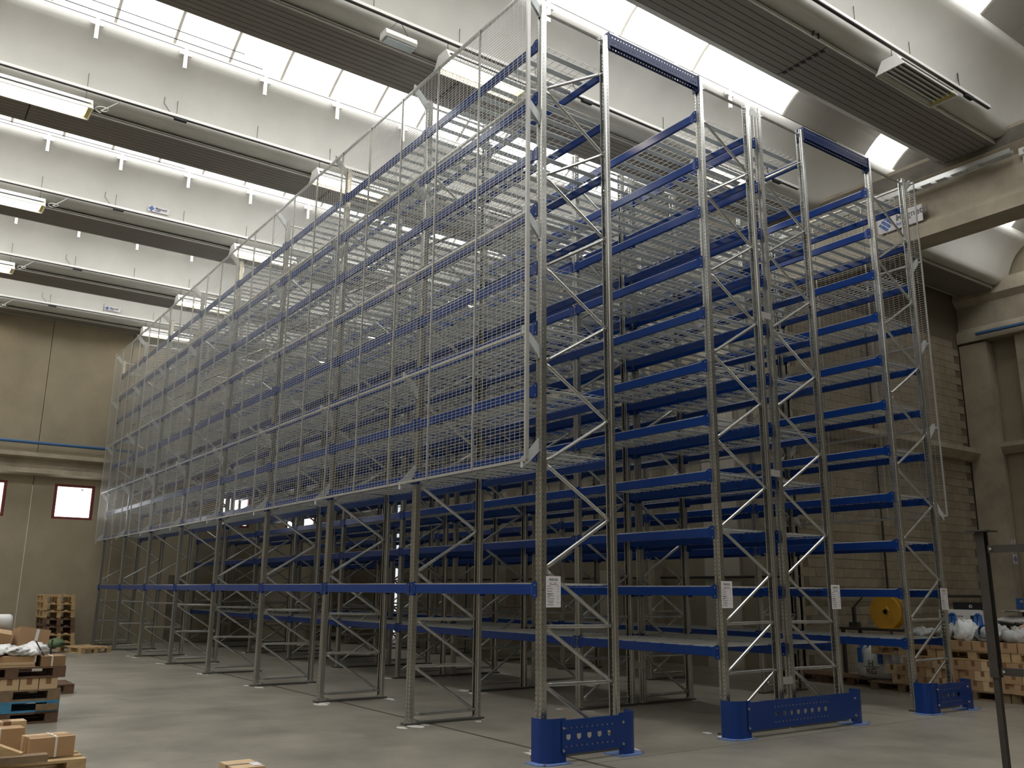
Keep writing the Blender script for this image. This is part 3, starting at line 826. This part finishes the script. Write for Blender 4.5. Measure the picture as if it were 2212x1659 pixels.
# ---- near pile, bottom left corner
pallet((1.2, 4.70, 0), 'y', 'lower pale pallet at the bottom left corner', M_wood, h=.132)
pallet((1.2, 4.70, .134), 'y', 'upper pale pallet at the bottom left corner', M_wood, h=.132)
for k, x in enumerate((.92, 1.0, 1.08)):
    pass
g = carton((1.02, 4.34, .27), (.10, .34, .155), 'front cardboard slab of the strapped bundle, bottom left', M_card, rz=.05, tape=None, strap=(-.15,))
carton((1.13, 4.35, .27), (.09, .34, .155), 'second cardboard slab of the strapped bundle, bottom left', M_card, rz=.05, tape=None, strap=(-.15,))
carton((1.235, 4.36, .27), (.09, .34, .15), 'third cardboard slab of the strapped bundle, bottom left', M_card_l, rz=.05, tape=None, strap=(-.15,))
carton((1.42, 4.68, .27), (.2, .34, .20), 'strapped carton behind the bundle, bottom left', M_card, rz=.06, tape=None, strap=(.1,))
carton((1.62, 4.62, .0), (.16, .30, .50), 'flat-topped pale carton behind the strapped ones', M_card_l, rz=.05)
carton((1.45, 5.08, .27), (.30, .36, .36), 'taller taped carton at the left edge, bottom corner', M_card_l, rz=.08, tape='x')
for k in range(4):
    p = Vector((.72+.03*k, 4.60+.085*k, .34-.01*k)); q = p+Vector((.28, .80, .33-.02*k))
    o = obj('timber', MB().bar(p, q, .075, .05), M_wood); tag(o, 'sawn timber length leaning at the left edge, %s' % ['rightmost', 'second from right', 'third from right', 'leftmost'][k], 'timber', 'sawn timbers at the bottom left')
o = obj('timber_offcut', MB().box(.62, .74, 4.42, 4.75, .296, .35), M_wood_old); tag(o, 'short timber offcut lying in front of the bundle', 'timber')
# carton at the bottom edge
c0 = carton((-.10, 3.11, 0), (.36, .25, .262), 'small taped carton with a white label at the bottom edge', M_card_l, rz=.0, tape='y')
obj('label', MB().box(-.13, .0, -.12, -.05, .263, .266), M_paper, c0); obj('strap', MB().box(-.008, .004, -.127, .127, .263, .267), M_strap, c0)

# ---- right-hand goods: rows of cartons on pallets
names = ['nearest the right edge', 'second from the right edge', 'third from the right edge', 'fourth from the right edge', 'fifth from the right edge', 'middle', 'sixth from the left end', 'fifth from the left end', 'fourth from the left end', 'third from the left end', 'second from the left end', 'at the left end']
for q in range(3):
    pallet((-.9+1.22*q, -9.42, 0), 'x', 'pallet under the carton wall, %s' % ['right', 'middle', 'left'][q], M_wood_old)
for r in range(3):
    for k in range(11 if r < 2 else 10):
        x = -1.05+.262*k+(.12 if r % 2 else 0); z = .146+.154*r
        carton((x, -9.16+.05*math.sin(k), z), (.255, .36, .15), 'brown carton in the %s row of the carton wall, %s' % (['lowest', 'middle', 'upper'][r], names[k]), [M_card, M_card_l, M_card][(k*7+r*3) % 3], tape='y', strap=None, rz=random.uniform(-.02,.02))
for k in range(5):
    x = -.95+.52*k
    carton((x, -9.66, .146), (.5, .5, .46), 'large brown carton behind the carton wall, %s' % names[k], M_card_d, tape=None)
for q in range(3):
    pallet((-.95+1.22*q, -9.45, .61), 'x', 'upper pallet lying on the carton wall, %s' % ['right', 'middle', 'left'][q], M_wood)
for k in range(7):
    x = -1.0+.36*k
    carton((x, -9.25, .756), (.34, .42, .15), 'carton on the upper pallets, %s' % names[k], M_card, tape='y')
blobs = [(-.75,(.26,.24,.24),M_sack,'clear film with black straps'),(-.35,(.2,.24,.2),M_sack,'grey film sack'),(.05,(.2,.25,.24),M_sack,'torn clear film sack'),(.5,(.16,.2,.28),M_bag,'white woven sack'),(.85,(.14,.2,.24),M_sack,'dull grey sack'),(1.25,(.2,.25,.16),M_sack,'flat clear sack')]
for k, (x, r, m, l) in enumerate(blobs):
    blob((x, -9.4, .905), r, 40+k, m, 'sack', l+' on top of the cartons at the right', 'sack', amp=.5)
tag(obj('yellow_pouch', MB().lathe([(0, 0), (.09, .0), (.10, .1), (.05, .2), (0, .2)], (-.95, -9.2, .91), 8), M_yellow), 'small yellow pouch on the cartons at the right edge', 'pouch')
for k, x in enumerate((.28, .72)):
    o = obj('webbing_loop', MB().path([(x, -9.5, .95), (x+.03, -9.5, 1.32), (x+.09, -9.5, 1.32), (x+.13, -9.5, .95)], .05, 4), M_strapblue); tag(o, 'blue webbing handle standing up from the sacks, %s' % ['right', 'left'][k], 'strap')
cr = MB().lathe([(.09, -.03), (.12, 0), (.09, .03)], (.05, -9.1, 1.06), 14, 'y'); tag(obj('blue_tape_roll', cr, M_blue), 'dark blue tape roll lying among the sacks', 'tape')
# big bags on a pallet
def bigbag(x, y, z, s, label, writing):
    t = empty('bulk_bag', loc=(x, y, z)); tag(t, label, 'bag')
    mb = MB(); n = 24
    prof = [(.40, 0), (.46, .06), (.48, .25), (.47, .5), (.45, .66), (.36, .74), (.2, .78), (0, .76)]
    for i, (r, h) in enumerate(prof):
        for j in range(n):
            a = 2*PI*j/n; q = 1/max(abs(math.cos(a)), abs(math.sin(a))); q = 1+(q-1)*.75
            k = 1+.03*math.sin(7*a+i*1.3)+.02*math.sin(13*a-i)
            mb.v.append((r*s*q*k*math.cos(a), r*s*q*k*math.sin(a), h*s*1.05))
    for i in range(len(prof)-1):
        for j in range(n):
            j2 = (j+1) % n; mb.f.append((i*n+j, i*n+j2, (i+1)*n+j2, (i+1)*n+j))
    obj('sack_body', mb, M_bag, t, smooth=True)
    for sx_ in (-1, 1):
        st = MB(); 
        for dx in (0, .04): st.box(sx_*.28*s+dx-.02, sx_*.28*s+dx+.02, .47*s, .52*s, .38*s, .74*s)
        st.path([(sx_*.28*s, .49*s, .72*s), (sx_*.25*s, .4*s, .86*s), (sx_*.1*s, .38*s, .80*s)], .04, 4)
        obj('lifting_loop', st, M_strapblue, t)
    if writing:
        text('H', .16, M_ink_g, t, (0, .52*s, .36*s), (PI/2, 0, PI)); text('KG', .15, M_tape, t, (0, .52*s, .18*s), (PI/2, 0, PI))
        obj('print_frame', MB().box(-.16, .16, .505*s, .507*s, .28*s, .30*s), M_ink_g, t)
    return t
for q, x in enumerate((2.86, 4.08)): pallet((x-.1, -9.75, 0), 'x', 'old pallet under the white bulk bags, %s' % ['right', 'left'][q], M_wood_dark)
bigbag(2.33, -9.75, .146, .72, 'white woven bulk bag with blue loops and green print', True)
bigbag(1.45, -10.3, .146, .72, 'second white bulk bag, behind the rearmost rack upright', False)
pallet((1.5, -10.32, 0), 'x', 'pallet under the second bulk bag', M_wood_dark)
# trolley with yellow reel, instrument and white box
tr = empty('workbench', loc=(3.0, -11.2, 0)); tag(tr, 'dark cluttered steel bench behind the rearmost rack', 'bench')
obj('bench_top', MB().box(-2.1, 1.0, -.35, .35, .93, .98), M_steel_dark, tr)
for x in (-2.0, .9):
    for y in (-.3, .3): obj('leg', MB().box(x-.03, x+.03, y-.03, y+.03, 0, .93), M_steel_dark, tr)
yr = empty('yellow_reel', loc=(2.95, -11.05, 1.30)); tag(yr, 'yellow cable reel standing on the dark bench', 'reel')
for dx in (-.09, .09): obj('flange', MB().lathe([(.05, -.012), (.33, -.012), (.345, 0), (.33, .012), (.05, .012)], (0, dx, 0), 32, 'y'), M_yellow, yr)
obj('drum', MB().lathe([(.16, -.08), (.16, .08)], (0, 0, 0), 20, 'y'), M_black, yr)
obj('handle', MB().path([(-.04, .12, .10), (-.12, .14, .02), (-.12, .14, -.16)], .03, 6), M_yellow, yr)
obj('foot', MB().box(-.2, .2, -.15, .15, -.34, -.31), M_yellow, yr)
vi = empty('pipe_vice', loc=(3.75, -11.1, .98)); tag(vi, 'dark vice with a raised lever on the bench', 'vice')
obj('body', MB().box(-.1, .1, -.06, .06, 0, .1).box(-.03, .03, -.03, .03, .1, .4), M_steel_dark, vi)
obj('lever', MB().bar((0, 0, .4), (-.22, 0, .6), .03, n=6), M_steel_dark, vi)
wbx = carton((1.35, -11.0, .98), (.78, .4, .4), 'white carton with a dark handle hole and a row of print', M_white, tape=None)
obj('hand_hole', MB().box(-.27, -.2, .199, .203, .16, .30), M_black, wbx)
m = MB()
for k in range(7): m.box(.32-.06*k-.02, .32-.06*k+.02, .2, .203, .27, .295)
obj('print', m, M_ink, wbx)
cs = empty('black_case', loc=(1.2, -11.0, 1.382)); tag(cs, 'black case lying on top of the white carton', 'case')
obj('shell', MB().box(-.25, .28, -.15, .15, 0, .13), M_black, cs); obj('clasp', MB().lathe([(.015, 0), (.03, .004), (.03, .012)], (-.05, .15, .06), 10, 'y'), M_white, cs)
m = MB().box(.5, 1.1, -10.75, -10.35, 1.2, 1.23)
tb = empty('side_table', loc=(.35, -11.0, 0)); tag(tb, 'black table with film-wrapped top in front of the pilaster', 'table')
obj('table_top', MB().box(-.45, .42, -.3, .3, 1.12, 1.16), M_black, tb)
for x in (-.4, .36):
    for y in (-.25, .25): obj('leg', MB().box(x-.025, x+.025, y-.025, y+.025, 0, 1.12), M_black, tb)
sc_ = empty('scale_pan', loc=(.25, -10.95, 1.16)); tag(sc_, 'shiny flat metal pan above the black table', 'pan')
obj('pan', MB().lathe([(0, .20), (.36, .20), (.38, .22), (.36, .23), (0, .23)], (0,0,0), 24), M_brace, sc_)
obj('stem', MB().lathe([(.05, 0), (.04, .2)], (0,0,0), 10), M_black, sc_)
blob((.25, -10.9, 1.16), (.42, .2, .13), 77, M_plastic, 'film_cover', 'clear film sheet draped over the black table', 'plastic film', amp=.2)
# wall boxes
cb = empty('electric_cabinet', loc=(-.08, YB2-.5, 1.55)); tag(cb, 'grey wall-mounted electric cabinet at the right edge', 'cabinet')
obj('cabinet_body', MB().box(-.5, .5, 0, .2, -.33, .33), M_white, cb)
obj('door', MB().box(-.1, .48, .2, .22, -.31, .31), M_white, cb); obj('latch', MB().box(-.06, -.03, .22, .24, .12, .2), M_steel_dark, cb)
obj('rating_plate', MB().box(.3, .42, .22, .223, -.26, -.2), M_ink, cb)
ws = empty('wall_socket', loc=(1.55, -17.0, 1.55)); tag(ws, 'blue socket box with white plates on the pilaster side', 'socket')
ws.location = (XE-.76, YB2-.12, 1.5)
obj('socket_box', MB().box(-.08, 0, -.1, .1, -.18, .08), M_strapblue, ws); obj('socket_cover', MB().box(-.09, -.08, -.05, -.02, -.02, .03).box(-.09, -.08, .02, .05, -.02, .03), M_white, ws)

# ---- dark steel stand, right foreground
sd = empty('steel_stand', loc=(-3.05, -3.17, 0)); tag(sd, 'dark steel stand with side arms in the right foreground', 'stand')
obj('leg', MB().box(-.027, .027, -.027, .027, .012, .95), M_steel_dark, sd)
obj('sleeve', MB().prism([(-.042,-.042),(.042,-.042),(.042,-.034),(.006,-.034),(.006,.034),(.042,.034),(.042,.042),(-.042,.042),(-.042,.034),(-.006,.034),(-.006,-.034),(-.042,-.034)], 'z', .87, 2.25), M_steel_dark, sd)
obj('top_plate', MB().box(-.11, .11, -.11, .11, 2.25, 2.262), M_steel_dark, sd)
obj('foot_plate', MB().box(-.09, .09, -.09, .09, 0, .012), M_steel_dark, sd)
for z in (.93, 2.08):
    obj('arm', MB().box(-2.6, -.06, -.025, .025, z-.035, z+.035), M_steel_dark, sd)
    b = MB()
    b.lathe([(0, .012), (.014, .01), (.014, 0)], (-.09, .03, z), 8, 'y'); obj('bolt', b, M_brace, sd)
obj('rear_leg', MB().box(-2.63, -2.57, -.03, .03, 0, 2.25), M_steel_dark, sd)

# ---- the person just outside the frame, one hand reaching into it
def skin(name, V, E, m, parent, root=0, sub=2):
    me = bpy.data.meshes.new(name); me.from_pydata([v[:3] for v in V], E, []); o = put(name, me, parent)
    md = o.modifiers.new('skin', 'SKIN'); md.use_smooth_shade = True
    for i, v in enumerate(V):
        s = me.skin_vertices[0].data[i]; s.radius = v[3] if isinstance(v[3], tuple) else (v[3], v[3]); s.use_root = (i == root)
    sb = o.modifiers.new('sub', 'SUBSURF'); sb.levels = sub; sb.render_levels = sub
    me.materials.append(m); return o
pr = empty('person', loc=(-1.97, -7.06, 0), rot=(0, 0, .35)); tag(pr, 'person in blue reaching a hand in at the right edge', 'person')
# local: faces +x (towards the racks), left side +y
bodyV = [(0,0,.95,(.14,.17)), (0,0,1.15,(.11,.15)), (0,0,1.38,(.12,.18)), (0,0,1.5,.06), (0,.19,1.42,.06), (.05,.24,1.15,.042), (.27,.17,1.22,.036), (0,-.19,1.42,.06), (.02,-.25,1.15,.042), (.26,-.14,1.10,.036)]
skin('shirt', bodyV, [(0,1),(1,2),(2,3),(2,4),(4,5),(5,6),(2,7),(7,8),(8,9)], M_shirt, pr)
legV = [(0,0,.95,.14), (0,.10,.86,.095), (.02,.11,.48,.065), (0,.12,.10,.05), (0,-.10,.86,.095), (.02,-.11,.48,.065), (0,-.12,.10,.05)]
skin('trousers', legV, [(0,1),(1,2),(2,3),(0,4),(4,5),(5,6)], M_trouser, pr)
for s in (-1, 1): skin('shoe', [(-.05,s*.12,.05,.045), (.08,s*.12,.045,.045), (.19,s*.12,.035,.032)], [(0,1),(1,2)], M_black, pr)
hd = skin('head', [(0,0,1.50,.05), (.01,0,1.60,.055), (.02,0,1.68,(.085,.075)), (.01,0,1.77,(.085,.075))], [(0,1),(1,2),(2,3)], M_skin, pr)
hb = MB().lathe([(0, .12), (.05, .115), (.085, .07), (.095, .02), (.09, -.04)], (-.012, 0, 1.745), 16); obj('hair', hb, M_hair, hd, smooth=True)
fc = MB()
for s in (-1, 1): fc.cbox((.104, s*.032, 1.73), (.008, .022, .01))
obj('eye', fc, M_black, hd)
obj('nose', MB().prism([(.09, 1.72), (.125, 1.685), (.09, 1.68)], 'y', -.012, .012), M_skin, hd)
obj('mouth', MB().cbox((.098, 0, 1.65), (.006, .04, .006)), M_tape, hd)
for side, (wx, wy, wz) in ((1, (.27, .17, 1.22)), (-1, (.26, -.14, 1.10))):
    V = [(wx, wy, wz, .03), (wx+.05, wy, wz+.02, (.036, .02)), (wx+.10, wy, wz+.03, (.036, .016))]
    E_ = [(0,1),(1,2)]
    for k in range(4):
        n = len(V); yy = wy+(k-1.5)*.021; ln = (.9, 1.05, 1.0, .8)[k]
        V += [(wx+.115, yy, wz+.032, .0095), (wx+.115+.034*ln, yy, wz+.028, .0088), (wx+.115+.056*ln, yy, wz+.006, .008), (wx+.115+.058*ln, yy, wz-.016, .0072)]
        E_ += [(2, n), (n, n+1), (n+1, n+2), (n+2, n+3)]
    n = len(V); V += [(wx+.06, wy-side*.04, wz+.03, .012), (wx+.10, wy-side*.055, wz+.045, .0105), (wx+.13, wy-side*.045, wz+.05, .009)]
    E_ += [(1, n), (n, n+1), (n+1, n+2)]
    skin('hand', V, E_, M_skin, pr)
ph = empty('mobile_phone', loc=(-1.60, -6.79, 1.272), rot=(.3, -.2, .35)); tag(ph, 'small dark phone held in the hand at the right edge', 'phone')
obj('phone_body', MB().box(-.03, .06, -.03, .035, -.004, .004), M_black, ph); obj('phone_edge', MB().box(.06, .064, -.03, .035, -.003, .003), M_brace, ph)
